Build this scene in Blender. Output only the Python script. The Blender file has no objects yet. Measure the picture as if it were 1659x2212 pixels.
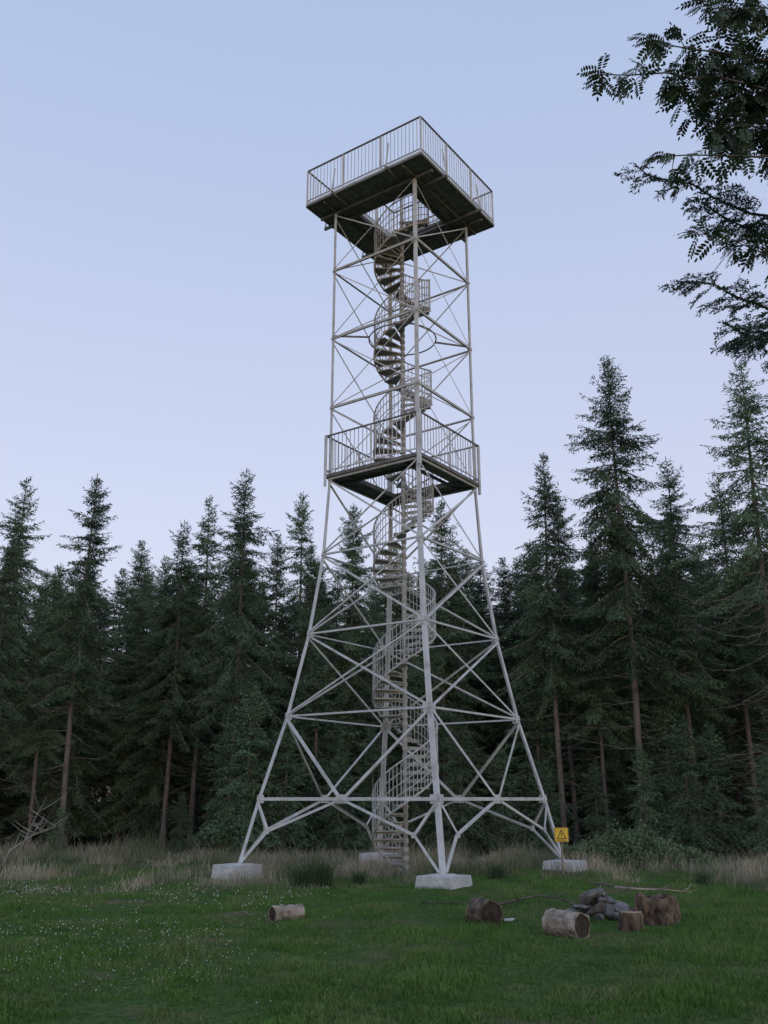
import bpy, math, random
import numpy as np
import bmesh
from mathutils import Vector, Matrix, noise
rad=math.radians
random.seed(5)
scene=bpy.context.scene
COL=scene.collection

# ---------------------------------------------------------------- helpers
class MB:
    def __init__(s): s.v=[]; s.f=[]; s.m=[]
    def add(s,vs,fs,mi=0):
        b=len(s.v); s.v.extend([tuple(p) for p in vs])
        for f in fs: s.f.append([b+i for i in f]); s.m.append(mi)
    def obox(s,c,ax,ay,az,mi=0):
        c=Vector(c); ax=Vector(ax);ay=Vector(ay);az=Vector(az)
        vs=[c+sx*ax+sy*ay+sz*az for sz in(-1,1) for sy in(-1,1) for sx in(-1,1)]
        s.add(vs,[(0,2,3,1),(4,5,7,6),(0,1,5,4),(2,6,7,3),(0,4,6,2),(1,3,7,5)],mi)
    def box(s,a,b,mi=0):
        c=[(a[i]+b[i])/2 for i in range(3)]; h=[abs(b[i]-a[i])/2 for i in range(3)]
        s.obox(c,(h[0],0,0),(0,h[1],0),(0,0,h[2]),mi)
    def bar(s,p0,p1,w,h,ref=(0,0,1),mi=0):
        p0=Vector(p0);p1=Vector(p1);a=(p1-p0);L=a.length
        if L<1e-6:return
        a/=L; r=Vector(ref)
        if abs(a.dot(r))>.97: r=Vector((1,0,0)) if abs(a.x)<.9 else Vector((0,1,0))
        u=a.cross(r).normalized(); n=u.cross(a).normalized()
        s.obox((p0+p1)/2,a*L/2,u*w/2,n*h/2,mi)
    def tube(s,pts,radii,n=8,mi=0,caps=True,wob=0,capm=None):
        pts=[Vector(p) for p in pts]
        if not hasattr(radii,'__len__'): radii=[radii]*len(pts)
        b=len(s.v); u=None
        for i,p in enumerate(pts):
            t=(pts[min(i+1,len(pts)-1)]-pts[max(i-1,0)]).normalized()
            if u is None:
                r=Vector((0,0,1)) if abs(t.z)<.9 else Vector((1,0,0)); u=t.cross(r).normalized()
            else: u=(u-t*u.dot(t)).normalized()
            w=t.cross(u)
            for k in range(n):
                a=2*math.pi*k/n
                rr=radii[i]*(1+wob*noise.noise(Vector((math.cos(a)*2.3,math.sin(a)*2.3,i*.6+b*.01))))
                s.v.append(tuple(p+u*math.cos(a)*rr+w*math.sin(a)*rr))
        for i in range(len(pts)-1):
            for k in range(n):
                k2=(k+1)%n
                s.f.append([b+i*n+k,b+i*n+k2,b+(i+1)*n+k2,b+(i+1)*n+k]); s.m.append(mi)
        if caps:
            cm=mi if capm is None else capm
            s.f.append([b+k for k in range(n)][::-1]); s.m.append(cm)
            e=b+(len(pts)-1)*n
            s.f.append([e+k for k in range(n)]); s.m.append(cm)
    def lprof(s,p0,p1,n,w,t,off=0,flip=1,out=-1,w2=None):
        w2=w2 or w*.8
        p0=Vector(p0);p1=Vector(p1);a=(p1-p0).normalized();n=Vector(n).normalized()
        u=n.cross(a).normalized()*flip; n=(a.cross(n.cross(a))).normalized()
        pr=[(-w/2,0),(w/2,0),(w/2,-t),(-w/2+t,-t),(-w/2+t,-w2),(-w/2,-w2)]
        vs=[]
        for p in(p0,p1):
            for x,y in pr: vs.append(p+u*x+n*(off+(y if out<0 else -y)))
        fs=[(i,(i+1)%6,6+(i+1)%6,6+i) for i in range(6)]+[(5,4,3,2,1,0),(6,7,8,9,10,11)]
        s.add(vs,fs)

def link(o,parent=None):
    COL.objects.link(o)
    if parent is not None: o.parent=parent
    return o
def mkobj(name,mb,mats,parent=None,smooth=False,loc=None,rotz=0):
    me=bpy.data.meshes.new(name); me.from_pydata(mb.v,[],mb.f)
    if not isinstance(mats,(list,tuple)): mats=[mats]
    for m in mats: me.materials.append(m)
    if len(mats)>1: me.polygons.foreach_set('material_index',mb.m)
    if smooth: me.polygons.foreach_set('use_smooth',[True]*len(mb.f))
    me.update()
    o=bpy.data.objects.new(name,me); link(o,parent)
    if loc is not None: o.location=loc
    o.rotation_euler[2]=rotz
    return o
def empty(name,loc=(0,0,0),rotz=0,parent=None):
    o=bpy.data.objects.new(name,None); o.empty_display_size=.3
    link(o,parent); o.location=loc; o.rotation_euler[2]=rotz
    return o
def thing(o,label,cat,group=None,kind=None):
    o['label']=label; o['category']=cat
    if group:o['group']=group
    if kind:o['kind']=kind
def np_mesh(name,co,k,mat,tint=None):
    nf=co.shape[0]; me=bpy.data.meshes.new(name)
    me.vertices.add(nf*k); me.vertices.foreach_set('co',co.reshape(-1).astype(np.float32))
    me.loops.add(nf*k); me.loops.foreach_set('vertex_index',np.arange(nf*k,dtype=np.int32))
    me.polygons.add(nf); me.polygons.foreach_set('loop_start',np.arange(nf,dtype=np.int32)*k)
    try: me.polygons.foreach_set('loop_total',np.full(nf,k,dtype=np.int32))
    except Exception: pass
    me.update(calc_edges=True)
    if tint is not None:
        at=me.attributes.new('tint','FLOAT','FACE'); at.data.foreach_set('value',tint.astype(np.float32))
    me.materials.append(mat)
    return me

# ---------------------------------------------------------------- materials
def newmat(name):
    m=bpy.data.materials.new(name); m.use_nodes=True
    nt=m.node_tree; b=nt.nodes['Principled BSDF']
    return m,nt,b
def noisy(name,c1,c2,scale=4,rough=.7,bump=.0,bscale=30,detail=6,c3=None,s3=1.5,metal=0,lo=.35,hi=.65,stretch=None,spec=.5,warm=None):
    m,nt,b=newmat(name); N=nt.nodes; L=nt.links
    tc=N.new('ShaderNodeTexCoord'); src=tc.outputs['Object']; src0=src
    if stretch:
        mp=N.new('ShaderNodeMapping'); mp.inputs['Scale'].default_value=stretch; L.new(src,mp.inputs[0]); src=mp.outputs[0]
    n=N.new('ShaderNodeTexNoise'); n.inputs['Scale'].default_value=scale; n.inputs['Detail'].default_value=detail
    L.new(src,n.inputs['Vector'])
    r=N.new('ShaderNodeValToRGB'); r.color_ramp.elements[0].position=lo; r.color_ramp.elements[1].position=hi
    r.color_ramp.elements[0].color=(*c1,1); r.color_ramp.elements[1].color=(*c2,1)
    L.new(n.outputs[0],r.inputs[0]); out=r.outputs[0]
    if c3:
        n3=N.new('ShaderNodeTexNoise'); n3.inputs['Scale'].default_value=s3; n3.inputs['Detail'].default_value=8
        L.new(src,n3.inputs['Vector'])
        r3=N.new('ShaderNodeValToRGB'); r3.color_ramp.elements[0].position=.55; r3.color_ramp.elements[1].position=.72
        L.new(n3.outputs[0],r3.inputs[0])
        mx=N.new('ShaderNodeMixRGB'); L.new(r3.outputs[0],mx.inputs[0]); L.new(out,mx.inputs[1]); mx.inputs[2].default_value=(*c3,1); out=mx.outputs[0]
    if warm:   # tint multiplied into the base colour, stronger higher up the tower
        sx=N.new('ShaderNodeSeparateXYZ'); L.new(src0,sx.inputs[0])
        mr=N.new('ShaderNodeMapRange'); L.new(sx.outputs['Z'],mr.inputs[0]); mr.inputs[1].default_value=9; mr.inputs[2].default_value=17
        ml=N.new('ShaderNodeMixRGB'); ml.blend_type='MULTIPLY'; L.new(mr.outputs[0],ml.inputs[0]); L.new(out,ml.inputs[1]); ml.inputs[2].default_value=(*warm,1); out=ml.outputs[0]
    L.new(out,b.inputs['Base Color'])
    b.inputs['Roughness'].default_value=rough; b.inputs['Metallic'].default_value=metal
    b.inputs['Specular IOR Level'].default_value=spec
    if bump:
        nb=N.new('ShaderNodeTexNoise'); nb.inputs['Scale'].default_value=bscale; nb.inputs['Detail'].default_value=5
        L.new(src,nb.inputs['Vector'])
        bp=N.new('ShaderNodeBump'); bp.inputs['Strength'].default_value=bump; bp.inputs['Distance'].default_value=.03
        L.new(nb.outputs[0],bp.inputs['Height']); L.new(bp.outputs[0],b.inputs['Normal'])
    return m
def foliage(name,dark,light,nscale=.7,rough=.6,objrand=.35,third=None):
    m,nt,b=newmat(name); N=nt.nodes; L=nt.links
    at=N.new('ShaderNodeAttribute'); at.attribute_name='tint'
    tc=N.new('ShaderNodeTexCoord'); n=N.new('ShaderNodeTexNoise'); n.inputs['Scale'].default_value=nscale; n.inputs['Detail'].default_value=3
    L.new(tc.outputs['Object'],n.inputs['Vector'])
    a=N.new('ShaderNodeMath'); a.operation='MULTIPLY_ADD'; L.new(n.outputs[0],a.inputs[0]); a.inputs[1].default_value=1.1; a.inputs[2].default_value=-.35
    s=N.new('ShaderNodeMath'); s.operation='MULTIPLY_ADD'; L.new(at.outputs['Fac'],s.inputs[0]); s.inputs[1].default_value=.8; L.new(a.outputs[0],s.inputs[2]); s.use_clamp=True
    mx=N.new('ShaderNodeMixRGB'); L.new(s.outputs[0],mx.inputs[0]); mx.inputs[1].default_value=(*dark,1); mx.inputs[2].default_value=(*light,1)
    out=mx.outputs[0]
    if third:
        n3=N.new('ShaderNodeTexNoise'); n3.inputs['Scale'].default_value=nscale*1.1; n3.inputs['Detail'].default_value=8; n3.inputs['Roughness'].default_value=.75
        mp=N.new('ShaderNodeMapping'); mp.inputs['Location'].default_value=(31,7,0); L.new(tc.outputs['Object'],mp.inputs[0]); L.new(mp.outputs[0],n3.inputs['Vector'])
        r3=N.new('ShaderNodeValToRGB'); r3.color_ramp.elements[0].position=.46; r3.color_ramp.elements[1].position=.62; L.new(n3.outputs[0],r3.inputs[0])
        m3=N.new('ShaderNodeMixRGB'); L.new(r3.outputs[0],m3.inputs[0]); L.new(out,m3.inputs[1]); m3.inputs[2].default_value=(*third,1); out=m3.outputs[0]
    oi=N.new('ShaderNodeObjectInfo')
    hv=N.new('ShaderNodeHueSaturation')
    mr=N.new('ShaderNodeMapRange'); L.new(oi.outputs['Random'],mr.inputs[0]); mr.inputs[3].default_value=1-objrand; mr.inputs[4].default_value=1+objrand
    L.new(mr.outputs[0],hv.inputs['Value']); L.new(out,hv.inputs['Color'])
    L.new(hv.outputs[0],b.inputs['Base Color']); b.inputs['Roughness'].default_value=rough
    b.inputs['Specular IOR Level'].default_value=.25
    return m

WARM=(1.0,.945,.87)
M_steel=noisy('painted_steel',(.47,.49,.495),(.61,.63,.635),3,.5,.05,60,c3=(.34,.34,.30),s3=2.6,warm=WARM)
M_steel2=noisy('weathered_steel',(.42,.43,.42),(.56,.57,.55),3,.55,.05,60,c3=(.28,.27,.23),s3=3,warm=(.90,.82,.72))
M_rail=noisy('weathered_handrail',(.12,.11,.10),(.20,.18,.16),5,.7)
M_deck=noisy('tarred_planks',(.135,.122,.115),(.25,.225,.21),6,.8,.3,40)
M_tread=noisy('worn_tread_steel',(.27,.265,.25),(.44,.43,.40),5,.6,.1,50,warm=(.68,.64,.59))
M_joist=noisy('dark_joist_steel',(.10,.095,.09),(.18,.17,.16),5,.7)
M_conc=noisy('concrete',(.40,.41,.41),(.58,.59,.59),3,.9,.5,25,c3=(.27,.28,.25),s3=2.5)
M_bark=noisy('conifer_bark',(.07,.061,.055),(.21,.18,.16),5,.95,.8,18,stretch=(1,1,.25),lo=.3,hi=.7)
M_dead=noisy('dead_twig_bark',(.06,.052,.045),(.14,.12,.10),5,.95)
M_paledead=noisy('bleached_twig',(.20,.18,.16),(.36,.33,.30),5,.95)
M_needle=foliage('conifer_needles',(.022,.050,.028),(.135,.215,.115),.5,objrand=.32)
M_needle_y=foliage('young_conifer_needles',(.04,.085,.042),(.13,.22,.10),.9,objrand=.3)
M_rowan=foliage('rowan_leaf',(.028,.050,.032),(.085,.13,.075),1.5,objrand=0)
M_nearneedle=foliage('near_conifer_needles',(.024,.050,.040),(.075,.125,.095),1.5,objrand=0)
M_bush=foliage('bramble_leaf',(.05,.085,.04),(.14,.21,.11),1.5,objrand=.2)
M_grass=foliage('grass_blade',(.030,.088,.015),(.105,.225,.040),.55,.65,objrand=0,third=(.155,.205,.075))
M_tuss=foliage('tussock_blade',(.025,.055,.027),(.08,.13,.06),.9,.65,objrand=.2)
M_dry=foliage('dry_grass',(.045,.10,.03),(.46,.40,.31),.45,.8,objrand=0)
M_flower=noisy('clover_petal',(.45,.47,.45),(.64,.65,.63),10,.7)

# ---------------------------------------------------------------- ground
BUMPS=((1.21,19.95,.12,1.5),(4.54,24.7,.13,1.6),(-3.4,23.4,.05,1.5))
def gh(x,y):
    z=.045*math.sin(x*.35+1.2)*math.cos(y*.28)+.02*math.sin(x*1.3+y*.9)+.012*math.sin(2.9*x-1.7*y)
    for bx,by,h,r in BUMPS: z+=h*math.exp(-((x-bx)**2+(y-by)**2)/r**2)
    return z
def gh_np(x,y):
    z=.045*np.sin(x*.35+1.2)*np.cos(y*.28)+.02*np.sin(x*1.3+y*.9)+.012*np.sin(2.9*x-1.7*y)
    for bx,by,h,r in BUMPS: z=z+h*np.exp(-((x-bx)**2+(y-by)**2)/r**2)
    return z
def axis_pts(lo,hi,fl,fh,fine,coarse):
    a=list(np.arange(lo,fl,coarse))+list(np.arange(fl,fh,fine))+list(np.arange(fh,hi+coarse,coarse)); return a
xs=axis_pts(-420,420,-24,24,.4,33); ys=axis_pts(-120,600,-2,50,.4,40)
mb=MB()
for y in ys:
    for x in xs: mb.v.append((x,y,gh(x,y) if (-24<=x<=24 and -2<=y<=50) else 0.0))
nx=len(xs)
for j in range(len(ys)-1):
    for i in range(nx-1):
        mb.f.append([j*nx+i,j*nx+i+1,(j+1)*nx+i+1,(j+1)*nx+i]); mb.m.append(0)
M_ground,nt,b=newmat('meadow_soil'); N=nt.nodes;L=nt.links
tc=N.new('ShaderNodeTexCoord')
n1=N.new('ShaderNodeTexNoise'); n1.inputs['Scale'].default_value=.6; n1.inputs['Detail'].default_value=8; L.new(tc.outputs['Object'],n1.inputs['Vector'])
n2=N.new('ShaderNodeTexNoise'); n2.inputs['Scale'].default_value=14; n2.inputs['Detail'].default_value=6; L.new(tc.outputs['Object'],n2.inputs['Vector'])
r1=N.new('ShaderNodeValToRGB'); r1.color_ramp.elements[0].color=(.028,.066,.015,1); r1.color_ramp.elements[1].color=(.07,.13,.032,1)
r1.color_ramp.elements[0].position=.35; r1.color_ramp.elements[1].position=.65; L.new(n2.outputs[0],r1.inputs[0])
r2=N.new('ShaderNodeValToRGB'); r2.color_ramp.elements[0].position=.54; r2.color_ramp.elements[1].position=.66; L.new(n1.outputs[0],r2.inputs[0])
mx=N.new('ShaderNodeMixRGB'); L.new(r2.outputs[0],mx.inputs[0]); L.new(r1.outputs[0],mx.inputs[1]); mx.inputs[2].default_value=(.13,.105,.065,1)
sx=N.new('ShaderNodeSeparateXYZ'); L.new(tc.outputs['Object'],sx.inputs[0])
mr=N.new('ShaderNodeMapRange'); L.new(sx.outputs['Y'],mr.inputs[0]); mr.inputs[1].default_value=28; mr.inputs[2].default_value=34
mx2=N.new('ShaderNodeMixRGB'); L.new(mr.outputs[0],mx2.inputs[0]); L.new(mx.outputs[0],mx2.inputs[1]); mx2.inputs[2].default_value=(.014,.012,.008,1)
L.new(mx2.outputs[0],b.inputs['Base Color']); b.inputs['Roughness'].default_value=.95; b.inputs['Specular IOR Level'].default_value=.1
bp=N.new('ShaderNodeBump'); bp.inputs['Strength'].default_value=.8; bp.inputs['Distance'].default_value=.05; L.new(n2.outputs[0],bp.inputs['Height']); L.new(bp.outputs[0],b.inputs['Normal'])
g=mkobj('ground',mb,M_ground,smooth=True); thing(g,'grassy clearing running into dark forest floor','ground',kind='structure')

# ---------------------------------------------------------------- grass
rng=np.random.default_rng(3)
def blades(name,x,y,h,w,lean,mat,tint,z0=None,la=None):
    n=len(x); z=gh_np(x,y) if z0 is None else z0
    az=rng.uniform(0,2*np.pi,n); la=rng.uniform(0,2*np.pi,n) if la is None else la
    base=np.stack([x,y,z-.01],1)
    side=np.stack([np.cos(az),np.sin(az),np.zeros(n)],1)*w[:,None]*.5
    ld=np.stack([np.cos(la),np.sin(la),np.zeros(n)],1)*(lean*h)[:,None]
    up=np.zeros((n,3)); up[:,2]=h
    mid=base+up*.6+ld*.35; tip=base+up+ld
    q=np.stack([base-side,base+side,mid+side*.8,mid-side*.8],1)
    t=np.stack([mid-side*.8,mid+side*.8,tip,tip],1)
    t[:,3]=tip+side*.05
    co=np.concatenate([q,t],0)
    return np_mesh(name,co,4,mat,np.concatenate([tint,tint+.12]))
def noise2(x,y,s,seed=0):
    r=np.random.default_rng(seed); o=np.zeros_like(x)
    for i in range(7):
        a=r.uniform(0,6.28); k=s*r.uniform(.5,2.2); o+=np.sin((x*np.cos(a)+y*np.sin(a))*k+r.uniform(0,6.28))
    return o/4
n=400000
u=rng.uniform(0,1,n); y=8.0+(27-8.0)*u**1.25
x=rng.uniform(-1,1,n)*(.45*y+1.0)
pt=noise2(x,y,2.2,1); pt2=noise2(x,y,7,2); bare=noise2(x,y,1.9,31)+.7*noise2(x,y,5,33)
keep=(bare<.80+rng.normal(0,.15,n)); x,y,pt,pt2=x[keep],y[keep],pt[keep],pt2[keep]; n=len(x)
h=(.048+.036*np.clip(pt,-1,1)+.024*pt2)*rng.uniform(.5,1.6,n); h=np.clip(h,.018,.20)
w=rng.uniform(.006,.012,n)
tint=np.clip(.40+.32*pt2+.28*pt+rng.normal(0,.28,n),0,1)
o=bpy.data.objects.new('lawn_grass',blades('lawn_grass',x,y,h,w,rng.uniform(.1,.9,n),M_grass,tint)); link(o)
thing(o,'short dark green meadow grass covering the clearing','grass',kind='stuff')
n=125000
y=rng.uniform(20.5,34,n); x=rng.uniform(-1,1,n)*(.48*y+1)
pt=noise2(x,y,.9,5)+.8*noise2(x,y,3.4,8)
keep=(pt+ (y-25.4)*.13+rng.normal(0,.28,n)>0); x=x[keep];y=y[keep];pt=pt[keep]; n=len(x)
h=(.22+.21*np.clip(pt,-1,1.5))*rng.uniform(.2,1.5,n)*np.clip((y-19.5)/5,.3,1)
h=np.where(rng.uniform(0,1,n)<.05,h*1.8,h)
dryness=np.clip(.20+.85*noise2(x,y,1.1,9)+.6*noise2(x,y,3.4,19)+rng.normal(0,.22,n),0,1)
o=bpy.data.objects.new('tall_dry_grass',blades('tall_dry_grass',x,y,h,rng.uniform(.006,.014,n),rng.uniform(.05,.9,n),M_dry,dryness)); link(o)
thing(o,'tall straw coloured seeding grass at the forest edge','grass',kind='stuff')
n=2600
y=rng.uniform(9.5,24,n); x=-rng.uniform(.0,1,n)**.6*(.44*y)+rng.normal(0,.3,n)
keep=(noise2(x,y,1.2,21)>.0)&(x<-1.5)|(rng.uniform(0,1,n)<.12); x=x[keep];y=y[keep];n=len(x)
z=gh_np(x,y)+rng.uniform(.04,.10,n); r=rng.uniform(.002,.009,n)*np.clip(y/16,.7,1.2)
k=6; co=[]
for i in range(k):
    a=2*np.pi*i/k
    co.append(np.stack([x+r*np.cos(a),y+.4*r*np.sin(a),z+r*np.sin(a)],1))
o=bpy.data.objects.new('clover_flowers',np_mesh('clover_flowers',np.stack(co,1),k,M_flower)); link(o)
thing(o,'tiny white clover flowers scattered in the grass','flowers',kind='stuff')
for (tx,ty,tr_,th,cnt) in ((-1.75,21.5,.30,.50,600),(-1.35,21.7,.26,.60,600),(-.55,22.0,.18,.36,300),(2.7,23.5,.2,.40,300),(7.3,22.6,.2,.35,300)):
    rr_=np.minimum(np.abs(rng.normal(0,.45,cnt)),1.0)*tr_; aa=rng.uniform(0,6.283,cnt)
    lx,ly=rr_*np.cos(aa),rr_*np.sin(aa)
    me=blades('grass_tussock',lx,ly,th*rng.uniform(.3,1.15,cnt),rng.uniform(.006,.012,cnt),rng.uniform(.1,.9,cnt),M_tuss,rng.uniform(0,1,cnt),z0=np.zeros(cnt),la=aa+rng.normal(0,.5,cnt))
    o=bpy.data.objects.new('grass_tussock',me); link(o); o.location=(tx,ty,gh(tx,ty)); thing(o,'dark upright grass tussock growing out of the meadow','grass tuft','grass tussocks around the tower')

# ---------------------------------------------------------------- tower
TC=(0.535,24.0); TROT=rad(-35.4)
LV=[.40,1.85,3.82,5.90,8.02,10.15,12.25,14.40,16.60,18.55]
LR=[4.06,3.65,3.03,2.54,2.21,2.07,2.055,2.05,2.045,2.04]
def A(z):
    return float(np.interp(z,LV,LR))/math.sqrt(2)
tower=empty('observation_tower',(TC[0],TC[1],0),TROT)
thing(tower,'tall pale grey steel lattice tower with spiral stair and railed platforms','tower')
def rot4(p,k):
    x,y,z=p
    for _ in range(k): x,y=-y,x
    return Vector((x,y,z))
def F(k,s,z,off=0): a=A(z); return rot4((s*a,-a-off,z),k)
def FN(k): return rot4((0,-1,0),k)
for k in range(4):
    mb=MB(); zs=[.38]+LV[1:]; rows=[]
    for z in zs:
        a=A(z); w=.102 if z<10 else .082; t=.013
        pr=[(0,0),(w,0),(w,t),(t,t),(t,w),(0,w)]
        rows.append([rot4((-a+px,-a+py,z),k) for px,py in pr])
    vs=[p for r in rows for p in r]; fs=[]
    for i in range(len(rows)-1):
        for j in range(6):
            j2=(j+1)%6; fs.append((i*6+j,i*6+j2,(i+1)*6+j2,(i+1)*6+j))
    fs.append((5,4,3,2,1,0)); e=(len(rows)-1)*6; fs.append(tuple(e+j for j in range(6)))
    mb.add(vs,fs)
    a=A(.38); mb.box(tuple(rot4((-a-.12,-a-.12,.372),k)),tuple(rot4((-a+.26,-a+.26,.392),k)))
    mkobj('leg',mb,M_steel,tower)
for k in range(4):
    nrm=FN(k)
    for i,z in enumerate(LV[1:9]):
        mb=MB(); w=.075 if z<3 else (.046 if z<9 else .066)
        mb.lprof(F(k,-1.0,z,.0),F(k,1.0,z,.0),nrm,w,.008,off=.028,flip=1,w2=.055)
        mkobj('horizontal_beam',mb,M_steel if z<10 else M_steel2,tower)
    for i in range(2,9):
        z0,z1=LV[i],LV[i+1]
        w=.050 if z1<10.5 else .030
        for sg in(-1,1):
            mb=MB(); mb.lprof(F(k,-sg*.97,z0+.05),F(k,sg*.97,z1-.06),nrm,w,.006,off=.022 if sg>0 else -.022,out=1 if sg>0 else -1,w2=w*.6)
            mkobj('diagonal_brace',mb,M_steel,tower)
    for sg in(-1,1):
        mb=MB(); mb.lprof(F(k,sg*.03,LV[1]+.03),F(k,sg*.97,LV[2]-.07),nrm,.064,.008,off=.023)
        mkobj('diagonal_brace',mb,M_steel,tower)
        zn=1.12
        node=F(k,sg*.76,zn); mb=MB()
        mb.lprof(F(k,sg*.06,LV[1]-.06),node,nrm,.060,.008,off=.023)
        mb.lprof(node,F(k,sg*.965,.42),nrm,.060,.008,off=.019)
        mb.lprof(node,F(k,sg*.965,LV[1]-.12),nrm,.055,.008,off=.027)
        kk=node+nrm*.034
        mb.obox(kk,rot4((.06,0,0),k),nrm*.004,(0,0,.06))
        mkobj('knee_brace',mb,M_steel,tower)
        for i,z in enumerate(LV[1:9]):
            h=.10 if z<6 else .065
            mb=MB(); c=F(k,sg,z,.006)-rot4((sg*(h+.002),0,0),k)
            mb.obox(c,rot4((h,0,0),k),nrm*.004,(0,0,h*.95))
            mkobj('gusset_plate',mb,M_steel,tower)
    mb=MB(); mb.obox(F(k,0,LV[1],.006),rot4((.16,0,0),k),nrm*.005,(0,0,.10)); mkobj('gusset_plate',mb,M_steel,tower)
mb=MB(); zr=14.55
mb.tube([(.97*math.cos(a),.97*math.sin(a),zr) for a in np.linspace(0,2*math.pi,49)],.020,6,caps=False)
for k in range(4):
    a=A(zr)-.02; mb.bar(rot4((-.69,-.69,zr),k),rot4((-a,-a,zr-.06),k),.035,.045)
mkobj('guide_ring',mb,M_joist,tower,smooth=False)

def railing(mb,corners,z0,h,closed=True,bar=.13,post=1.0,matbar=0,mattop=1,bw=.018):
    m=len(corners); rg=range(m if closed else m-1)
    for i in rg:
        p=Vector((*corners[i],z0)); q=Vector((*corners[(i+1)%m],z0)); d=q-p; Lg=d.length; d/=Lg
        mb.bar(p+Vector((0,0,h)),q+Vector((0,0,h)),.045,.032,mi=mattop)
        mb.bar(p+Vector((0,0,.10)),q+Vector((0,0,.10)),.03,.03,mi=matbar)
        nb=int(Lg/bar)
        for j in range(1,nb):
            c=p+d*Lg*j/nb; mb.bar(c+Vector((0,0,.1)),c+Vector((0,0,h-.03)),bw,bw,mi=matbar)
        npst=max(1,round(Lg/post))
        for j in range(npst+1):
            c=p+d*Lg*j/npst
            if j==npst and not closed and i!=m-2: continue
            if j==npst and closed: continue
            mb.bar(c-Vector((0,0,.02)),c+Vector((0,0,h-.023)),.04,.04,mi=matbar)
def planks(mb,ap,ao,z0,z1,wd=.145,gap=.012):
    x=-ap
    while x<ap-.02:
        x2=min(x+wd,ap)
        if x2>-ao and x<ao:
            mb.box((x,-ap,z0),(x2,-ao,z1)); mb.box((x,ao,z0),(x2,ap,z1))
        else: mb.box((x,-ap,z0),(x2,ap,z1))
        x+=wd+gap
def sq(a): return [(-a,-a),(a,-a),(a,a),(-a,a)]
top=empty('lookout_platform',(0,0,0),0,tower)
AP=2.04
mb=MB(); planks(mb,AP-.01,.90,18.70,18.745); mkobj('deck',mb,M_deck,top)
mb=MB()
for k in range(4): 
    p=rot4((-AP,-AP-.012,18.775),k);q=rot4((AP+.0,-AP-.012,18.775),k); mb.bar(p,q,.02,.06)
    mb.bar(rot4((-.92,-.92,18.73),k),rot4((.88,-.92,18.73),k),.02,.10)
mkobj('fascia_beam',mb,M_steel,top)
for c in(-1.40,-.96,.96,1.40):
    mb=MB(); e=AP+.17 if abs(c)<1 else AP-.05
    mb.box((c-.03,-e,18.60),(c+.03,e,18.695)); mkobj('joist',mb,M_joist,top)
    mb=MB(); mb.box((-e,c-.029,18.55),(e,c+.029,18.64)); mkobj('joist',mb,M_joist,top)
for k in range(4):
    mb=MB(); mb.bar(rot4((-AP,-AP-.006,18.71),k),rot4((AP,-AP-.006,18.71),k),.03,.06); mkobj('joist',mb,M_joist,top)
mb=MB(); railing(mb,sq(AP-.01),18.80,1.15,bar=.125,post=1.36,bw=.015)
for k in range(4):
    for c in(-.96,.96):
        mb.bar(rot4((c,-AP-.16,18.60),k),rot4((c,-AP-.02,19.55),k),.032,.032)
mkobj('railing',mb,[M_steel,M_rail],top)
mb=MB(); railing(mb,[(-.94,-.94),(-.94,.94),(.94,.94),(.94,-.2)],18.76,1.0,closed=False,bar=.14,post=.9); mkobj('stairwell_railing',mb,[M_steel,M_rail],top)
mid=empty('rest_platform',(0,0,0),0,tower)
AM=1.53
mb=MB(); planks(mb,AM-.01,.88,10.22,10.262); mkobj('deck',mb,M_deck,mid)
mb=MB()
for k in range(4):
    mb.bar(rot4((-AM,-AM-.008,10.225),k),rot4((AM,-AM-.008,10.225),k),.02,.09)
    mb.bar(rot4((-AM+.05,-.92,10.17),k),rot4((AM-.05,-.92,10.17),k),.05,.08)
mkobj('edge_beam',mb,M_joist,mid)
mb=MB(); railing(mb,sq(AM-.01),10.28,1.12,bar=.135,post=1.6,bw=.017)
for k in range(4):
    a=AM+.03
    mb.box(rot4((-a,-a,9.95),k),rot4((-a+.09,-a+.012,11.42),k))
    mb.box(rot4((-a,-a+.013,9.95),k),rot4((-a+.012,-a+.09,11.42),k))
mkobj('railing',mb,[M_steel,M_rail],mid)

stair=empty('spiral_staircase',(0,0,0),0,tower)
def zang(z):
    Z=z-1.85
    if Z<8.6: a=180+(Z+.9)/3.4*360
    else: a=180+(8.6+.9)/3.4*360+(Z-8.6)/2.97*360
    return rad(a)-TROT
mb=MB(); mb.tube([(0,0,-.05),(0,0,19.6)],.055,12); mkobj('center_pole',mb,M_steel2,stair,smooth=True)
RS=.80; z=.12
zt=[]
while z<18.70: zt.append(z); z+=.2
for i,z in enumerate(zt):
    a0=zang(z); da=zang(z+.2)-a0+.05
    mb=MB(); seg=4
    for j in range(seg):
        b0=a0-da/2+da*j/seg; b1=a0-da/2+da*(j+1)/seg
        pts=[]
        for zz in(z-.035,z):
            for (r,bb) in((.06,b0),(RS,b0),(RS,b1),(.06,b1)): pts.append((r*math.cos(bb),r*math.sin(bb),zz))
        mb.add(pts,[(3,2,1,0),(4,5,6,7),(0,1,5,4),(1,2,6,5),(2,3,7,6),(3,0,4,7)])
    b0=a0-da/2
    mb.bar((.06*math.cos(b0),.06*math.sin(b0),z-.045),(RS*math.cos(b0),RS*math.sin(b0),z-.045),.012,.085)
    mb.tube([(0,0,z-.1),(0,0,z-.002)],.075,10)
    mkobj('tread',mb,M_tread,stair)
mb=MB()
for hh,rr in((1.0,.022),(.75,.012),(.5,.012),(.25,.012),(-.03,.026)):
    pts=[]
    for z in np.arange(zt[0],zt[-1]+.01,.05):
        a=zang(z); pts.append((.82*math.cos(a),.82*math.sin(a),z+hh))
    mb.tube(pts,rr,6)
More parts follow.
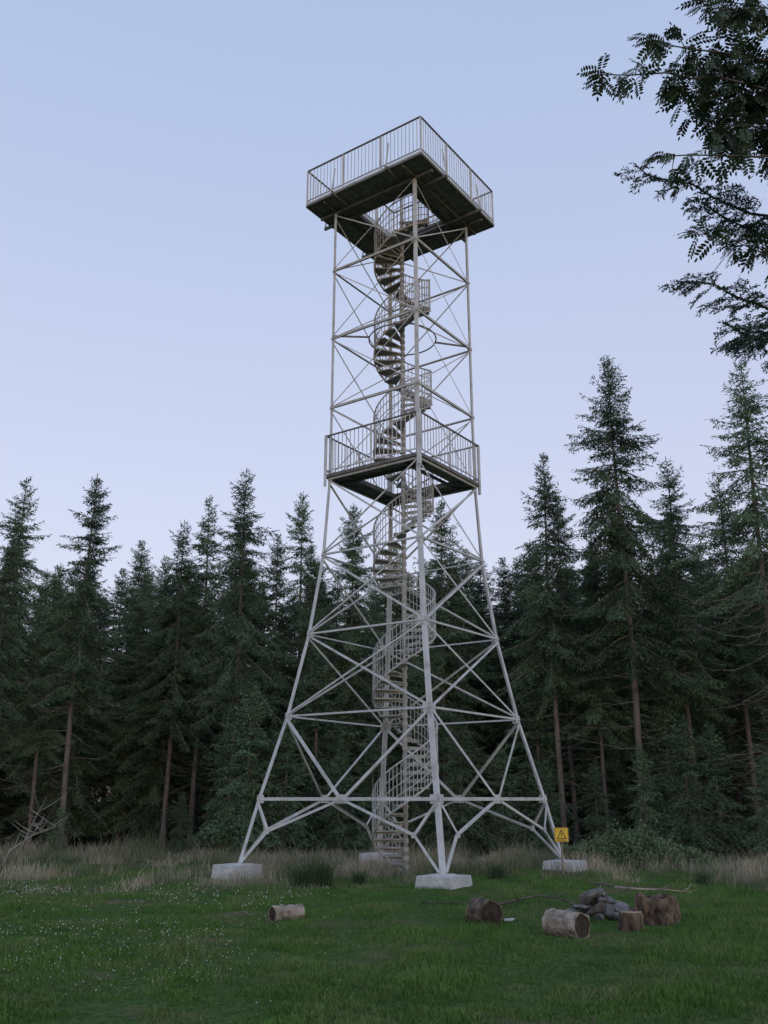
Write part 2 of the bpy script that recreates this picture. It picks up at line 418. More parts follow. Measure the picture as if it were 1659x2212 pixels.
for z in zt:
    for dz in(0,.067,.133):
        if z+dz>zt[-1]: continue
        a=zang(z+dz); x,y=.82*math.cos(a),.82*math.sin(a)
        mb.bar((x,y,z+dz-.03),(x,y,z+dz+1.0),.015,.015)
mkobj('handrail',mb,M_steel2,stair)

for k in range(4):
    a=A(.40); p=rot4((-a,-a,0),k)
    mb=MB(); vs=[]
    for zz,hw in((-.25,.47),(.365,.40),(.372,.39)):
        vs+= [(-hw,-hw,zz),(hw,-hw,zz),(hw,hw,zz),(-hw,hw,zz)]
    fs=[(3,2,1,0),(8,9,10,11)]
    for lv in(0,4):
        for j in range(4): fs.append((lv+j,lv+(j+1)%4,lv+4+(j+1)%4,lv+4+j))
    mb.add(vs,fs)
    c,s=math.cos(TROT),math.sin(TROT)
    o=mkobj('concrete_footing',mb,M_conc,None,loc=(TC[0]+c*p.x-s*p.y,TC[1]+s*p.x+c*p.y,0),rotz=TROT)
    thing(o,'pale tapered concrete footing block under a tower leg','concrete footing','concrete footings of the tower')

# ---------------------------------------------------------------- warning sign
sg=empty('warning_sign',(4.29,23.6,0),rad(6)); thing(sg,'yellow warning sign with black triangle on wooden post','sign')
M_yel=noisy('yellow_sign_paint',(.66,.44,.02),(.74,.50,.03),6,.45); M_blk=noisy('black_sign_paint',(.01,.01,.01),(.02,.02,.02),6,.5)
M_post=noisy('post_wood',(.18,.15,.11),(.30,.26,.21),8,.85,.3,40,stretch=(1,1,.2))
mb=MB(); mb.bar((0,.02,-.2),(0,.02,1.1),.05,.04); mkobj('post',mb,M_post,sg)
mb=MB(); mb.box((-.175,-.012,.86),(.175,-.004,1.19)); mkobj('plate',mb,M_yel,sg)
mb=MB()
def fr(x0,x1,z0,z1,t=.008,y=-.016):
    mb.box((x0,y,z0),(x1,y+.003,z0+t)); mb.box((x0,y,z1-t),(x1,y+.003,z1)); mb.box((x0,y,z0+t),(x0+t,y+.003,z1-t)); mb.box((x1-t,y,z0+t),(x1,y+.003,z1-t))
fr(-.17,.17,.865,1.185)
tri=[Vector((-.125,-.0145,.925)),Vector((.125,-.0145,.925)),Vector((0,-.0145,1.155))]; cc=(tri[0]+tri[1]+tri[2])/3
vs=[cc+(t-cc)*f for f in(1,.74) for t in tri]
vs2=[v+Vector((0,-.0015,0)) for v in vs]
mb.add(vs2,[(0,1,4,3),(1,2,5,4),(2,0,3,5)])
mb.add([(-.014,-.017,1.065),(-.007,-.017,.99),(.007,-.017,.99),(.014,-.017,1.065)],[(0,1,2,3)])
mb.box((-.009,-.017,.962),(.009,-.015,.980))
for i,(a,b_) in enumerate(((-.12,-.03),(-.02,.05),(.06,.12))): mb.box((a,-.0155,.893),(b_,-.0135,.905))
mkobj('warning_symbol',mb,M_blk,sg)

# ---------------------------------------------------------------- logs, stones
M_logbark=noisy('log_bark',(.05,.04,.03),(.20,.16,.12),7,.95,1,25,c3=(.09,.11,.055),s3=3)
M_palebark=noisy('pale_log_wood',(.18,.15,.12),(.42,.36,.30),6,.9,.6,25,c3=(.07,.05,.035),s3=4)
M_cut=noisy('cut_wood_end',(.20,.14,.09),(.42,.30,.20),9,.9,.4,40)
M_cutdark=noisy('rotten_cut_end',(.016,.012,.009),(.07,.050,.036),9,.95,.4,40)
def log(name,loc,az,length,r,mats,label,tilt=0):
    mb=MB(); d=Vector((math.cos(az)*math.cos(tilt),math.sin(az)*math.cos(tilt),math.sin(tilt)))
    pts=[d*length*(t-.5) for t in np.linspace(0,1,13)]
    rr=[r*(1+.05*math.sin(i*1.7))*(.95 if i in(0,12) else 1) for i in range(13)]
    mb.tube(pts,rr,30,mi=0,caps=False,wob=.2)
    n=30; e=len(mb.v)-n
    for b0,sgn in((0,1),(e,-1)):
        cen=sum((Vector(mb.v[b0+k]) for k in range(n)),Vector())/n
        b1=len(mb.v)
        for k in range(n): mb.v.append(tuple(cen+(Vector(mb.v[b0+k])-cen)*.88+d*.004*sgn))
        b2=len(mb.v)
        for k in range(n): mb.v.append(tuple(cen+(Vector(mb.v[b0+k])-cen)*.84+d*.02*sgn))
        for k in range(n):
            k2=(k+1)%n; mb.f.append([b0+k,b0+k2,b1+k2,b1+k]); mb.m.append(0)
            mb.f.append([b1+k,b1+k2,b2+k2,b2+k]); mb.m.append(1)
        mb.f.append([b2+k for k in range(n)]); mb.m.append(1)
    o=mkobj(name,mb,mats,loc=(loc[0],loc[1],gh(loc[0],loc[1])+r*.84))
    return thing(o,label,'log')
log('cut_log',(-1.57,16.1,0),rad(38),.54,.125,[M_palebark,M_cutdark],'short pale debarked log lying in the grass')
log('cut_log',(1.56,15.6,0),rad(-62),.44,.205,[M_logbark,M_cutdark],'dark thick log section lying in grass')
log('cut_log',(2.62,14.45,0),rad(-50),.60,.180,[M_palebark,M_cutdark],'thick pale barked log with dark cut end facing out')
def stump(loc,r,h,mats,label,jag=0,seed=0,rough=.10):
    mb=MB(); n=56; rows=[0,.06,.14,.25,.35,.45,.55,.65,.75,.85,.93,1.0]
    for j,t in enumerate(rows):
        for k in range(n):
            a=2*math.pi*k/n
            q=1+.16*noise.noise(Vector((math.cos(a)*2+seed,math.sin(a)*2,t*1.5)))+(.14*(1-t)**3)+rough*noise.noise(Vector((math.cos(a)*8+seed,math.sin(a)*8,t*3.5)))-.06*max(0,(t-.85)/.15)
            zz=-.04+(h+.04)*t+jag*t*noise.noise(Vector((math.cos(a)*1.6+seed,math.sin(a)*1.6,7)))
            mb.v.append((r*q*math.cos(a),r*q*math.sin(a),zz))
    for j in range(len(rows)-1):
        for k in range(n):
            k2=(k+1)%n; mb.f.append([j*n+k,j*n+k2,(j+1)*n+k2,(j+1)*n+k]); mb.m.append(0)
    b=(len(rows)-1)*n; 
    for k in range(n):
        v=mb.v[b+k]; mb.v.append((v[0]*.5,v[1]*.5,h-abs(jag)*.3+jag*.6*noise.noise(Vector((k*.4,seed,3)))))
    b2=b+n
    for k in range(n):
        k2=(k+1)%n; mb.f.append([b+k,b+k2,b2+k2,b2+k]); mb.m.append(1)
    mb.f.append([b2+k for k in range(n)]); mb.m.append(1)
    o=mkobj('tree_stump',mb,mats,smooth=False,loc=(loc[0],loc[1],gh(*loc))); thing(o,label,'stump')
M_stump=noisy('reddish_stump_wood',(.035,.026,.020),(.20,.14,.095),5,.95,1,16,stretch=(1.5,1.5,.5),c3=(.03,.026,.022),s3=7)
stump((3.72,15.1),.175,.25,[M_stump,M_cut],'small upright sawn stump beside the stones',.02,1)
stump((4.30,15.75),.32,.38,[M_stump,M_stump],'broad rotten reddish stump with uneven top',.14,4,rough=.24)
def rock(seed,size):
    r=random.Random(seed); me=bpy.data.meshes.new('fire_pit_stone')
    bm=bmesh.new(); 
    for i in range(11):
        v=Vector((r.gauss(0,1),r.gauss(0,1),r.gauss(0,1))).normalized()*r.uniform(.75,1.12)
        bm.verts.new((v.x*size[0],v.y*size[1],v.z*size[2]))
    bmesh.ops.convex_hull(bm,input=bm.verts)
    bmesh.ops.bevel(bm,geom=list(bm.edges),offset=.006,segments=1,affect='EDGES')
    bm.to_mesh(me); bm.free(); return me
M_rocks=[noisy('grey_stone',(.07,.07,.07),(.24,.238,.23),5,.9,.8,25,c3=(.035,.035,.035),s3=4),
 noisy('pale_grey_stone',(.17,.168,.16),(.36,.355,.34),5,.9,.8,25,c3=(.06,.06,.06),s3=4),
 noisy('sooty_brown_stone',(.04,.035,.03),(.15,.12,.10),5,.9,.8,25)]
rs=random.Random(8)
lay=[(.58,13,.05),(.36,9,.16),(.18,5,.29),(.05,2,.40)]
idx=0
for R_,cnt,zc in lay:
    for i in range(cnt):
        a=2*math.pi*i/cnt+rs.uniform(-.3,.3)+R_*7; rr=R_*rs.uniform(.75,1.25)
        s=rs.uniform(.09,.18); me=rock(idx+20,(s*rs.uniform(.9,1.7),s*rs.uniform(.8,1.2),s*rs.uniform(.55,.95)))
        me.materials.append(M_rocks[rs.choice((0,0,0,1,2))])
        o=bpy.data.objects.new('fire_pit_stone',me); link(o)
        o.location=(3.48+rr*math.cos(a),16.3+rr*math.sin(a)*.8,zc+rs.uniform(-.03,.03)); o.rotation_euler=(rs.uniform(-.5,.5),rs.uniform(-.5,.5),rs.uniform(0,6))
        thing(o,'rough grey stone heaped in the fire ring pile','stone','stones of the fire pit'); idx+=1
for loc,s in(((2.90,15.95,.06),.14),((3.15,15.75,.05),.11),((3.86,16.0,.06),.13)):
    me=rock(idx+40,(s*1.2,s,s*.7)); me.materials.append(M_rocks[1]); idx+=1
    o=bpy.data.objects.new('fire_pit_stone',me); link(o); o.location=loc; o.rotation_euler=(0,0,idx)
    thing(o,'rough grey stone heaped in the fire ring pile','stone','stones of the fire pit')
me=rock(99,(.14,.07,.03)); me.materials.append(M_conc); o=bpy.data.objects.new('pale_stone',me); link(o); o.location=(1.98,15.6,.05)
thing(o,'flat whitish stone lying in the grass','stone')
def stick(name,pts,r,label,mat,side=4,seed=0,ls=1):
    r_=random.Random(seed); mb=MB(); mb.tube(pts,[r*(1-.7*i/(len(pts)-1)) for i in range(len(pts))],7,wob=.2)
    for i in range(side):
        k=r_.randrange(1,len(pts)-1); p=Vector(pts[k]).lerp(Vector(pts[k+1]),r_.random()); d=Vector((r_.uniform(-1,1),r_.uniform(-.6,.6),r_.uniform(.0,.6))).normalized()
        L_=r_.uniform(.15,.45)*ls; mb.tube([p,p+d*L_*.5,p+d*L_+Vector((0,0,.05))],[r*.45,r*.3,r*.12],5)
    o=mkobj(name,mb,mat,smooth=True); thing(o,label,'branch')
stick('fallen_branch',[(3.75,16.1,.48),(4.1,15.9,.47),(4.5,15.8,.47),(4.85,15.65,.44)],.020,'thin pale branch resting across stump and stones',M_palebark,3,1,.6)
stick('fallen_branch',[(3.4,16.4,.53),(3.9,16.1,.48),(4.3,15.9,.46),(4.6,15.9,.50)],.016,'thin dark branch resting across stump and stones',M_dead,3,11,.6)
stick('fallen_branch',[(2.0,17.6,.07),(2.35,17.7,.12),(2.75,17.8,.20),(3.1,17.6,.17),(3.35,17.5,.08)],.028,'dark crooked branch lying in the grass',M_dead,4,2)
stick('fallen_branch',[(.7,18.2,.05),(1.4,18.0,.06),(2.0,18.1,.06)],.014,'thin dark stick lying flat in the grass',M_dead,1,3)
stick('dead_branch',[(-10.0,25.5,.0),(-9.7,25.5,.6),(-9.2,25.6,.95),(-8.5,25.7,1.2)],.03,'bare bleached dead branch leaning up out of the grass',M_paledead,12,4,2)
stick('dead_branch',[(-9.9,25.9,.0),(-9.6,26,.7),(-9.4,26.1,1.3),(-9.3,26.2,1.6)],.028,'bare bleached dead branch leaning up out of the grass',M_paledead,10,5,2)

# ---------------------------------------------------------------- conifers
def spikes(P,D,Ln,T,rng,spacing,sl,sw,droop=.25,flat=.5):
    cnt=np.maximum(2,np.ceil(Ln/spacing)).astype(int)
    idx=np.repeat(np.arange(len(P)),cnt)
    n=len(idx); first=np.cumsum(cnt)-cnt
    t=(np.arange(n)-first[idx]+rng.uniform(0,1,n))/cnt[idx]
    D_=D[idx]; base=P[idx]+D_*(Ln[idx]*t)[:,None]; base[:,2]-=droop*Ln[idx]*t**2*.5
    up=np.zeros((n,3)); up[:,2]=1
    side=np.cross(D_,up); side/=np.linalg.norm(side,axis=1,keepdims=True)+1e-6
    sg=np.where(rng.uniform(0,1,n)<.5,-1.,1.)
    d=D_*rng.uniform(.35,1.1,n)[:,None]+side*(sg*rng.uniform(.3,1,n))[:,None]+up*rng.normal(-.12,flat,n)[:,None]
    d/=np.linalg.norm(d,axis=1,keepdims=True)
    L_=sl*rng.uniform(.6,1.3,n); r=rng.normal(0,1,(n,3)); wv=np.cross(d,r); wv/=np.linalg.norm(wv,axis=1,keepdims=True)+1e-6
    wv*=(sw*rng.uniform(.6,1.2,n))[:,None]*.5
    tip=base+d*L_[:,None]; m=base+d*(L_*.35)[:,None]
    co=np.stack([base-wv*.5,m-wv,tip,m+wv],1)
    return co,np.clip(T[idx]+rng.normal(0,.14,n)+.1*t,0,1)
def fir(seed,H,cb,Rm,wh=(.19,.36),nb=(4,7),sp=.085,sl=.14,sw=.045,dead=26,lean=.0,tr=None,gapp=.12,pw=.75,dlen=.8,ddroop=0):
    rng=np.random.default_rng(seed); P=[];D=[];Ln=[];T=[]
    tk=MB(); tr=tr or H*.0058+.03
    nz=14; ph=rng.uniform(0,6)
    def ax(z): return Vector((lean*z*z/H*.1+.05*math.sin(z*.4+ph),.05*math.cos(z*.33+ph),z))
    tk.tube([ax(H*i/nz) if i else Vector((ax(0).x,ax(0).y,-.2)) for i in range(nz+1)],[tr*(1-i/nz)**.8+.008+(tr*.35 if i==0 else 0) for i in range(nz+1)],9)
    z=cb
    while z<H-.15:
        f=(H-z)/(H-cb); k=rng.integers(*nb)
        a0=rng.uniform(0,6.28)
        lenmod=rng.uniform(.65,1.2)
        for j in range(k):
            if rng.uniform()<gapp+(.25 if (f>.75 and cb>3) else 0): continue
            az=a0+6.28*j/k+rng.normal(0,.35); zz=z+rng.uniform(-.1,.1)
            bl=Rm*(f**pw)*rng.uniform(.45,1.25)*lenmod*(1 if f<.8 else 1-(f-.8)*1.2)+.18
            el=rad(58-70*min(1,f*1.9)**.8+rng.normal(0,8))
            ns=max(3,int(bl/.19)); step=bl/ns; p=ax(zz); pts=[p.copy()]
            br=np.clip(rng.normal(.4,.2)-.12*(1-f),0,1)
            curl=rng.uniform(.1,.6)
            for i in range(ns):
                s=(i+.5)/ns
                e=el-rad(26)*math.sin(s*2.4)*min(1,f*2)+curl*s*s*.7
                aa=az+.15*math.sin(s*3+a0)
                d=Vector((math.cos(aa)*math.cos(e),math.sin(aa)*math.cos(e),math.sin(e)))
                if s>.12 or f<.3:
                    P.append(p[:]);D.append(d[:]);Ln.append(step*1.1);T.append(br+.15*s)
                    for sgn in(-1,1):
                        an=aa+sgn*rng.uniform(.75,1.15); ll=(min(.8,.42*bl)*(1-s)**.6*rng.uniform(.5,1.15)+.08)
                        ee=e-rng.uniform(.0,.6)
                        P.append(p[:]);D.append((math.cos(an)*math.cos(ee),math.sin(an)*math.cos(ee),math.sin(ee)));Ln.append(ll);T.append(br+.12*s)
                p=p+d*step; pts.append(p.copy())
            if bl>.5:
                q=pts[::3]+([pts[-1]] if (len(pts)-1)%3 else []); r0=.006+.008*bl
                tk.tube(q,[r0*(1-.75*i/max(1,len(q)-1)) for i in range(len(q))],3,caps=False)
        z+=rng.uniform(*wh)*(1.0 if f>.25 else .8)
    P.append(ax(H-.45)[:]);D.append((0,0,1));Ln.append(.55);T.append(.4)
    P=np.array(P);D=np.array(D);Ln=np.array(Ln);T=np.array(T)
    m=Ln>.28; PP=[P];DD=[D];LL=[Ln];TT=[T]
    for q in(.2,.45,.7):
        for sgn in(-1,1):
            Dm=D[m]; up=np.zeros_like(Dm);up[:,2]=1; sd=np.cross(Dm,up); sd/=np.linalg.norm(sd,axis=1,keepdims=True)+1e-6
            d2=Dm*.7+sd*sgn*.75; d2[:,2]-=rng.uniform(.0,.55,len(Dm)); d2/=np.linalg.norm(d2,axis=1,keepdims=True)
            p2=P[m]+Dm*(Ln[m]*q)[:,None]; p2[:,2]-=.12*Ln[m]*q*q
            PP.append(p2);DD.append(d2);LL.append(Ln[m]*(1-q*.7)*.55*rng.uniform(.6,1.1,len(Dm)));TT.append(T[m]+.04)
    co,tt=spikes(np.concatenate(PP),np.concatenate(DD),np.concatenate(LL),np.concatenate(TT),rng,sp,sl,sw)
    for i in range(dead):
        z=rng.uniform(H*.10,max(cb+1.5,H*.2)); az=rng.uniform(0,6.28); l=rng.uniform(.5,Rm*dlen); p=ax(z)
        e=rng.uniform(-.5,.15)-ddroop; pts=[p]
        for j in range(4):
            d=Vector((math.cos(az)*math.cos(e),math.sin(az)*math.cos(e),math.sin(e))); pts.append(pts[-1]+d*l/4); e+=rng.uniform(-.15,.22)+ddroop*.5; az+=rng.uniform(-.2,.2)
        tk.tube(pts,[.018,.014,.011,.008,.004],3,caps=False)
        for j in range(3):
            q=pts[1+j]; a2=az+rng.choice([-1,1])*.9; tk.tube([q,q+Vector((math.cos(a2),math.sin(a2),rng.uniform(-.4,.1)))*l*.28],[.006,.002],3,caps=False)
    me1=bpy.data.meshes.new('trunk'); me1.from_pydata(tk.v,[],tk.f); me1.materials.append(M_bark); me1.update()
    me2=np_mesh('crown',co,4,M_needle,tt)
    return me1,me2
VAR={
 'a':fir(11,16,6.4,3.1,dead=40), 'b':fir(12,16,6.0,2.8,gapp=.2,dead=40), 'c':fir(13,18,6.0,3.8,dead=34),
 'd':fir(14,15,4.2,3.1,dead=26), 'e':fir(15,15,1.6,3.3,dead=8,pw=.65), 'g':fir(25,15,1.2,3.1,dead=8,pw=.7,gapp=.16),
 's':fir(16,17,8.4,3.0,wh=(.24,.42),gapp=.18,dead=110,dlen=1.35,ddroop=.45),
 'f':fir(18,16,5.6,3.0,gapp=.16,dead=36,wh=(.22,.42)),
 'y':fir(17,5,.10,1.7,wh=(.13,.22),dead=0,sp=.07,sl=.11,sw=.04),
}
HV={'a':16,'b':16,'c':18,'d':15,'e':15,'g':15,'s':17,'y':5,'f':16}
ntree=0
def plant(v,x,y,H,wid=1.0,rz=None,label=None,tilt=.006):
    global ntree
    rz=random.uniform(0,6.28) if rz is None else rz
    s=H/HV[v]; e=empty('fir_tree' if v!='y' else 'young_fir_tree',(x,y,0),rz); e.scale=(s*wid,s*wid,s); 
    e.rotation_euler[0]=random.uniform(-tilt,tilt); e.rotation_euler[1]=random.uniform(-tilt,tilt)
    for nm,me in zip(('trunk','crown'),VAR[v]):
        o=bpy.data.objects.new(nm,me); link(o,e)
    lab={'a':'tall dark green conifer with bare brown lower trunk','b':'slender conifer with open crown and dead lower twigs','c':'very tall broad conifer towering over the wood','d':'dark conifer standing among the forest edge','e':'dense dark conifer branched almost to the ground','g':'dense dark conifer branched almost to the ground','f':'tall conifer with ragged crown and bare stem','s':'sparse conifer with long bare dead branches','y':'young bushy fir at the edge of the clearing'}[v]
    thing(e,label or lab,'fir tree' if v!='y' else 'young fir','trees of the conifer wood' if v!='y' else 'young firs at the wood edge'); ntree+=1
hero=[('a',-14.3,35,14.1,1),('b',-11.3,34,13.9,1.0),('d',-12.0,44,13.9,1),('f',-8.8,39,13.6,.95),('a',-7.9,40,14.9,.95),('f',-5.75,36,14.9,.95),
 ('b',-4.1,44,16.6,.85),('e',-1.5,42,15.3,.85),('d',2.5,40,14.7,1.0),('a',6.6,36,15.6,.95),('c',9.4,35,19.5,.95),('f',12.0,37,15.8,.95),
 ('s',13.5,32,17.7,1.1),('a',17.0,33,17.5,1),('b',-18.0,36,13.8,1),('g',.6,43,13.6,.9),('d',4.0,43,13.2,1),('e',-10.2,41.5,12.6,.9),('g',-3.2,40,12.8,.85),
 ('a',14.6,38,15.4,1),('b',7.9,40,15.2,.9),('e',10.8,41,15.6,.9),('g',-13.4,41,13.2,1),('e',-6.8,42,14.0,.9),('d',5.6,41.5,12.4,1),('e',19.5,37,15,1),
 ('f',-13.3,36.5,10.5,.9),('f',8.5,37,12.5,.9),('d',-16,39,13.2,1),('d',-4.9,41,13.4,.9),('d',12.9,40,14.0,1),('e',3.2,41,12.6,.9),
 ('b',-13.6,32.5,11.0,.85)]
for v,x,y,H,w in hero: plant(v,x,y,H,w)
rt=random.Random(21)
for row,(y0,n,hh) in enumerate(((42,18,(10,12.8)),(46,19,(11,13.8)),(50,19,(12,14.8)),(55,20,(13,15.9)),(61,21,(14,17)),(68,22,(15,18.4)))):
    half=.52*y0+3
    for i in range(n):
        x=-half+2*half*(i+.5)/n+rt.uniform(-1,1); y=y0+rt.uniform(-1.5,1.5)
        H=rt.uniform(*hh)+(1.2 if x>8 else 0)
        if 4.2<x*40/y0<5.6: H*=.85
        plant(rt.choice('degeg') if row else rt.choice('dg'),x,y,H,1.14,tilt=.02)
for x,y,H in((-4.6,33,5.6),(-5.6,34,4.2),(-3.4,33.5,4.5),(-1.6,34,3.4),(-.4,33.5,4.2),(1.0,34,3.4),(2.6,33.4,4.6),(4.2,34,3.6),(5.5,33,3.0),
              (7.2,32.6,3.0),(8.6,32,3.4),(10.0,31.6,4.4),(11.2,32.5,4.2),(12.2,30.5,3.2),(13.6,31,3.0),(-11.0,33,1.6),(15,30,3.4),(-2.6,36,7),(1.8,36.5,7.5),(6.2,38,6.5),(10.8,36,6),(14.5,34.5,5.5),(-6.8,32.5,2.0)):
    plant('y',x,y,H,1.15)

# ---------------------------------------------------------------- bushes
def leafball(name,loc,size,n,ls,mat,label,cat,seed):
    rng=np.random.default_rng(seed)
    d=rng.normal(0,1,(n,3)); d/=np.linalg.norm(d,axis=1,keepdims=True); r=rng.uniform(.25,1,n)**.5
    bump=1+.28*np.sin(d[:,0]*5+seed)*np.cos(d[:,1]*4)+.15*np.sin(d[:,2]*9+d[:,0]*7)
    p=d*(r*bump)[:,None]*np.array(size); p[:,2]=np.abs(p[:,2])
    a=rng.normal(0,1,(n,3)); a/=np.linalg.norm(a,axis=1,keepdims=True); b=np.cross(a,rng.normal(0,1,(n,3))); b/=np.linalg.norm(b,axis=1,keepdims=True)
    L_=ls*rng.uniform(.6,1.3,n)[:,None]
    co=np.stack([p-a*L_*.5,p+b*L_*.28,p+a*L_*.5,p-b*L_*.28],1)
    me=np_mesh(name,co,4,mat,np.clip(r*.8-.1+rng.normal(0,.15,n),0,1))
    o=bpy.data.objects.new(name,me); link(o); o.location=loc; thing(o,label,cat)
    return o
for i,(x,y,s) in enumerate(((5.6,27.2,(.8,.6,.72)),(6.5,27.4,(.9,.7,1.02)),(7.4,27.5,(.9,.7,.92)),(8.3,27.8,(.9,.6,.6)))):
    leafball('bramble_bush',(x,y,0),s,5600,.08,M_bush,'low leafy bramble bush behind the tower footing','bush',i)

# ---------------------------------------------------------------- near rowan
rr=random.Random(4)
rowan=empty('rowan_tree',(4.6,5.6,0)); thing(rowan,'rowan tree with dark feathery compound leaves overhanging the clearing','tree')
O=Vector((4.6,5.6,0))
tk=MB(); tk.tube([(0,0,-.1),(.05,0,2),(-.1,-.05,4.2),(-.2,-.1,6.2),(-.3,-.1,8.2)],[.13,.11,.085,.06,.02],12)
limbs=[((-.2,-.1,6.1),(1.46,5.0,6.44),1.5),((-.2,-.1,6.3),(1.80,5.05,6.75),1.4),((-.25,-.1,6.5),(2.15,5.0,7.05),1.2),((-.2,-.1,6.0),(1.94,5.1,6.40),1.7),((-.2,-.1,5.7),(2.12,5.0,6.08),1.5),
       ((-.2,-.1,5.5),(1.76,5.0,5.84),.8),((-.2,-.1,5.1),(2.00,5.0,5.20),.9),((-.2,-.1,5.0),(2.28,5.1,5.18),.8),((-.2,-.1,6.2),(2.4,5.3,6.9),1.8),((-.2,-.1,5.9),(2.35,5.2,6.5),2.0),((-.2,-.1,5.7),(2.4,5.4,6.25),1.8),((-.2,-.1,6.5),(2.45,5.2,7.3),1.4),
       ((-.2,-.1,6.1),(2.15,5.2,6.72),1.8),((-.2,-.1,5.8),(2.18,5.3,6.36),1.6),
       ((-.2,-.1,6.2),(3.6,6.6,7.8),1),((-.1,0,5),(5.8,6,6.8),1),((-.1,0,5.5),(5.0,7,7.2),1),((-.2,-.1,6.5),(4.4,4.4,7.8),1)]
leaf=[];tint=[]
def pinnate(p,d,L_):
    d=d.normalized(); u=Vector((0,0,1)); sd=d.cross(u)
    if sd.length<.1: sd=Vector((1,0,0))
    sd.normalize(); roll=rr.uniform(-.9,.9); sd=(sd*math.cos(roll)+d.cross(sd)*math.sin(roll)).normalized()
    q=Vector(p); m=6; tnt=rr.uniform(0,.8)
    for i in range(m+1):
        dd=(d+Vector((0,0,-.5*i/m))).normalized(); q=q+dd*L_/m
        ll=L_*.36*(1-.25*abs(i-3)/3)
        for s in((-1,1) if i<m else (0,)):
            ld=(dd*.45+sd*s+Vector((0,0,-.18+rr.uniform(-.12,.12)))).normalized() if s else dd
            wv=ld.cross(dd.cross(sd)).normalized()*ll*.21 if s else sd*ll*.21
            leaf.append([q,q+ld*ll*.3+wv,q+ld*ll*.7+wv*.9,q+ld*ll,q+ld*ll*.7-wv*.9,q+ld*ll*.3-wv]); tint.append(tnt)
for (s,e,dn) in limbs:
    s=Vector(s); e=Vector(e)-O; ln=(e-s).length; pts=[]
    for i in range(15):
        t=i/14; p=s.lerp(e,t); p.z+=.08*ln*math.sin(t*math.pi); p+=Vector((rr.gauss(0,.02),rr.gauss(0,.02),rr.gauss(0,.02)))*ln*.4; pts.append(p)
    tk.tube(pts,[.018*(1-.9*i/14)+.0015 for i in range(15)],6)
    for c in range(5): pinnate(pts[-1].lerp(pts[-2],c*.2),(pts[-1]-pts[-2]).normalized()+Vector((rr.gauss(0,.5),rr.gauss(0,.5),rr.gauss(-.1,.4))),rr.uniform(.11,.15))
    for i in range(5,15):
        for j in range(max(1,round(2.2*dn))):
            p=pts[i-1].lerp(pts[i],rr.random()); dr=(pts[i]-pts[i-1]).normalized()
            td=(dr*.5+Vector((rr.gauss(0,.6),rr.gauss(0,.6),rr.gauss(-.05,.5)))).normalized(); tl=rr.uniform(.06,.22)*(1 if i<13 else .6)
            q=p+td*tl; tk.tube([p,p.lerp(q,.5)+Vector((0,0,.01)),q],[.005,.003,.0015],4)
            for c in range(rr.choice((3,4,4))):
                b=p.lerp(q,rr.uniform(.2,1)); ld=(td*.6+Vector((rr.gauss(0,.7),rr.gauss(0,.7),rr.gauss(-.25,.45))))
                pinnate(b,ld,rr.uniform(.10,.155))
mkobj('trunk',tk,M_dead,rowan,smooth=True)
co=np.array([[v[:] for v in f] for f in leaf]); me=np_mesh('crown',co,6,M_rowan,np.array(tint)); o=bpy.data.objects.new('crown',me); link(o,rowan)

# ---------------------------------------------------------------- near fir with sweeping limbs
nf=empty('overhanging_fir_tree',(5.2,7.0,0)); thing(nf,'fir tree with sweeping needle-covered boughs overhanging the clearing','fir tree')
O=Vector((5.2,7.0,0)); rngn=np.random.default_rng(9)
tk=MB(); tk.tube([(0,0,-.1),(0,0,3),(0,0,6),(0,0,10),(0,0,12.5)],[.2,.17,.14,.07,.01],14)
P=[];D=[];Ln=[];T=[]
boughs=[((0,0,6.5),(1.94,6.0,6.53),.27),((0,0,6.25),(2.45,6.1,6.22),.25),((0,0,5.75),(2.18,6.0,5.55),.27),((0,0,5.45),(2.48,6.05,5.16),.26),
        ((0,0,6.6),(3.6,8.6,6.4),.6),((0,0,5.6),(6.8,7.4,5.6),.6),((0,0,5.4),(5.4,9,5.4),.6),((0,0,7.8),(6.2,6.6,8.3),.5),((0,0,8.6),(4.6,8.2,9.3),.5)]
for s,e,lw in boughs:
    s=Vector(s); e=Vector(e)-O; ln=(e-s).length; ns=int(ln/.06); pts=[]
    for i in range(ns+1):
        t=i/ns; p=s.lerp(e,t); p.z+=-.07*ln*math.sin(t*math.pi)+.02*math.sin(i*.8); p.y+=.04*math.sin(i*.5); pts.append(p)
    tk.tube(pts[::3]+[pts[-1]],[.020*(1-.85*i/(len(pts[::3])))+.002 for i in range(len(pts[::3])+1)],6)
    for i in range(3,ns):
        t=i/ns; d=(pts[i+1]-pts[i]).normalized(); sd=d.cross(Vector((0,0,1))).normalized()
        P.append(pts[i][:]);D.append(d[:]);Ln.append(.1);T.append(.4)
        for sg_ in(-1,1):
            if rngn.uniform()<.14: continue
            d2=(d*.75+sd*sg_*rngn.uniform(.5,1)+Vector((0,0,rngn.uniform(-.95,.15)))).normalized(); l2=lw*(1-t)**.35*rngn.uniform(.4,1.25)+.10
            P.append(pts[i][:]);D.append(d2[:]);Ln.append(l2);T.append(rngn.uniform(.1,.7))
            nn=int(l2/.045)
            for j in range(1,nn):
                b=pts[i]+d2*l2*j/nn; s3=d2.cross(Vector((0,0,1))).normalized()
                d3=(d2*.8+s3*rngn.choice([-1,1])*.7+Vector((0,0,rngn.uniform(-.5,.1)))).normalized()
                P.append(b[:]);D.append(d3[:]);Ln.append(l2*(1-j/nn)*.45+.05);T.append(rngn.uniform(.1,.7))
P=np.array(P);D=np.array(D);Ln=np.array(Ln);T=np.array(T)
co,tt=spikes(P,D,Ln,T,rngn,.005,.030,.011,droop=.15,flat=.5)
mkobj('trunk',tk,M_bark,nf,smooth=True)
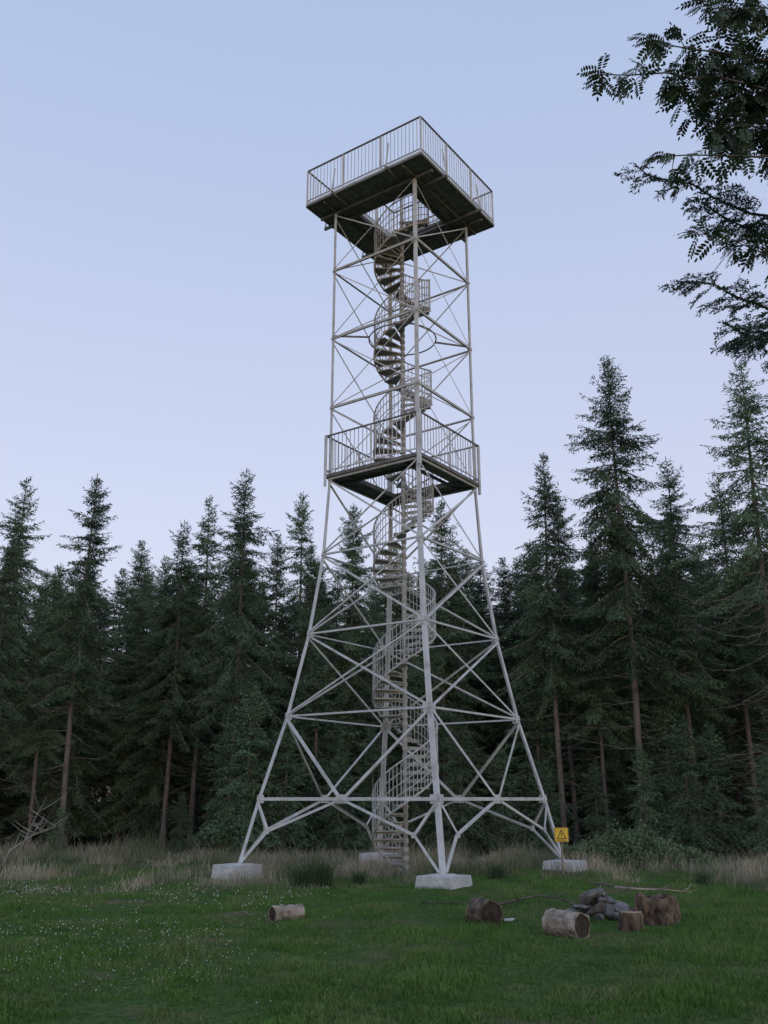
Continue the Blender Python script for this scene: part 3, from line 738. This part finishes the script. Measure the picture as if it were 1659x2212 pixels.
o=bpy.data.objects.new('crown',np_mesh('crown',co,4,M_nearneedle,tt)); link(o,nf)

# ---------------------------------------------------------------- world, sun, camera
w=bpy.data.worlds.new('World'); scene.world=w; w.use_nodes=True; nt=w.node_tree; N=nt.nodes; L=nt.links
bg=N['Background']; sky=N.new('ShaderNodeTexSky'); sky.sky_type='NISHITA'; sky.sun_disc=False
EL,AZ=rad(6),rad(160)
sky.sun_elevation=EL; sky.sun_rotation=AZ; sky.altitude=300; sky.air_density=1; sky.dust_density=1.0; sky.ozone_density=1.5
tc=N.new('ShaderNodeTexCoord'); sp=N.new('ShaderNodeSeparateXYZ'); L.new(tc.outputs['Generated'],sp.inputs[0])
rp=N.new('ShaderNodeValToRGB'); L.new(sp.outputs['Z'],rp.inputs[0])
e=rp.color_ramp.elements; e[0].position=0.0; e[0].color=(.62,.57,.66,1); e[1].position=.75; e[1].color=(.385,.475,.69,1)
q=rp.color_ramp.elements.new(.3); q.color=(.555,.565,.72,1)
sc=N.new('ShaderNodeVectorMath'); sc.operation='SCALE'; L.new(sky.outputs[0],sc.inputs[0]); sc.inputs['Scale'].default_value=.15*.35
ad=N.new('ShaderNodeVectorMath'); ad.operation='ADD'; L.new(sc.outputs[0],ad.inputs[0]); L.new(rp.outputs[0],ad.inputs[1])
L.new(ad.outputs[0],bg.inputs['Color']); bg.inputs['Strength'].default_value=1.02
sd=Vector((math.sin(AZ)*math.cos(EL),math.cos(AZ)*math.cos(EL),math.sin(EL)))
ld=bpy.data.lights.new('sun','SUN'); ld.energy=.18; ld.angle=rad(12); ld.color=(1,.86,.72)
lo=bpy.data.objects.new('sun',ld); link(lo); lo.rotation_euler=sd.to_track_quat('Z','Y').to_euler(); lo.location=(0,-20,20)
cd=bpy.data.cameras.new('camera'); cam=bpy.data.objects.new('camera',cd); link(cam)
cam.location=(0,0,1.85); cam.rotation_euler=(rad(90+17.3),0,0)
cd.sensor_fit='VERTICAL'; cd.sensor_height=36; cd.sensor_width=27; cd.lens=32.39; cd.clip_end=2000; cd.clip_start=.05
scene.camera=cam
scene.view_settings.view_transform='Standard'; scene.view_settings.look='None'; scene.view_settings.exposure=0
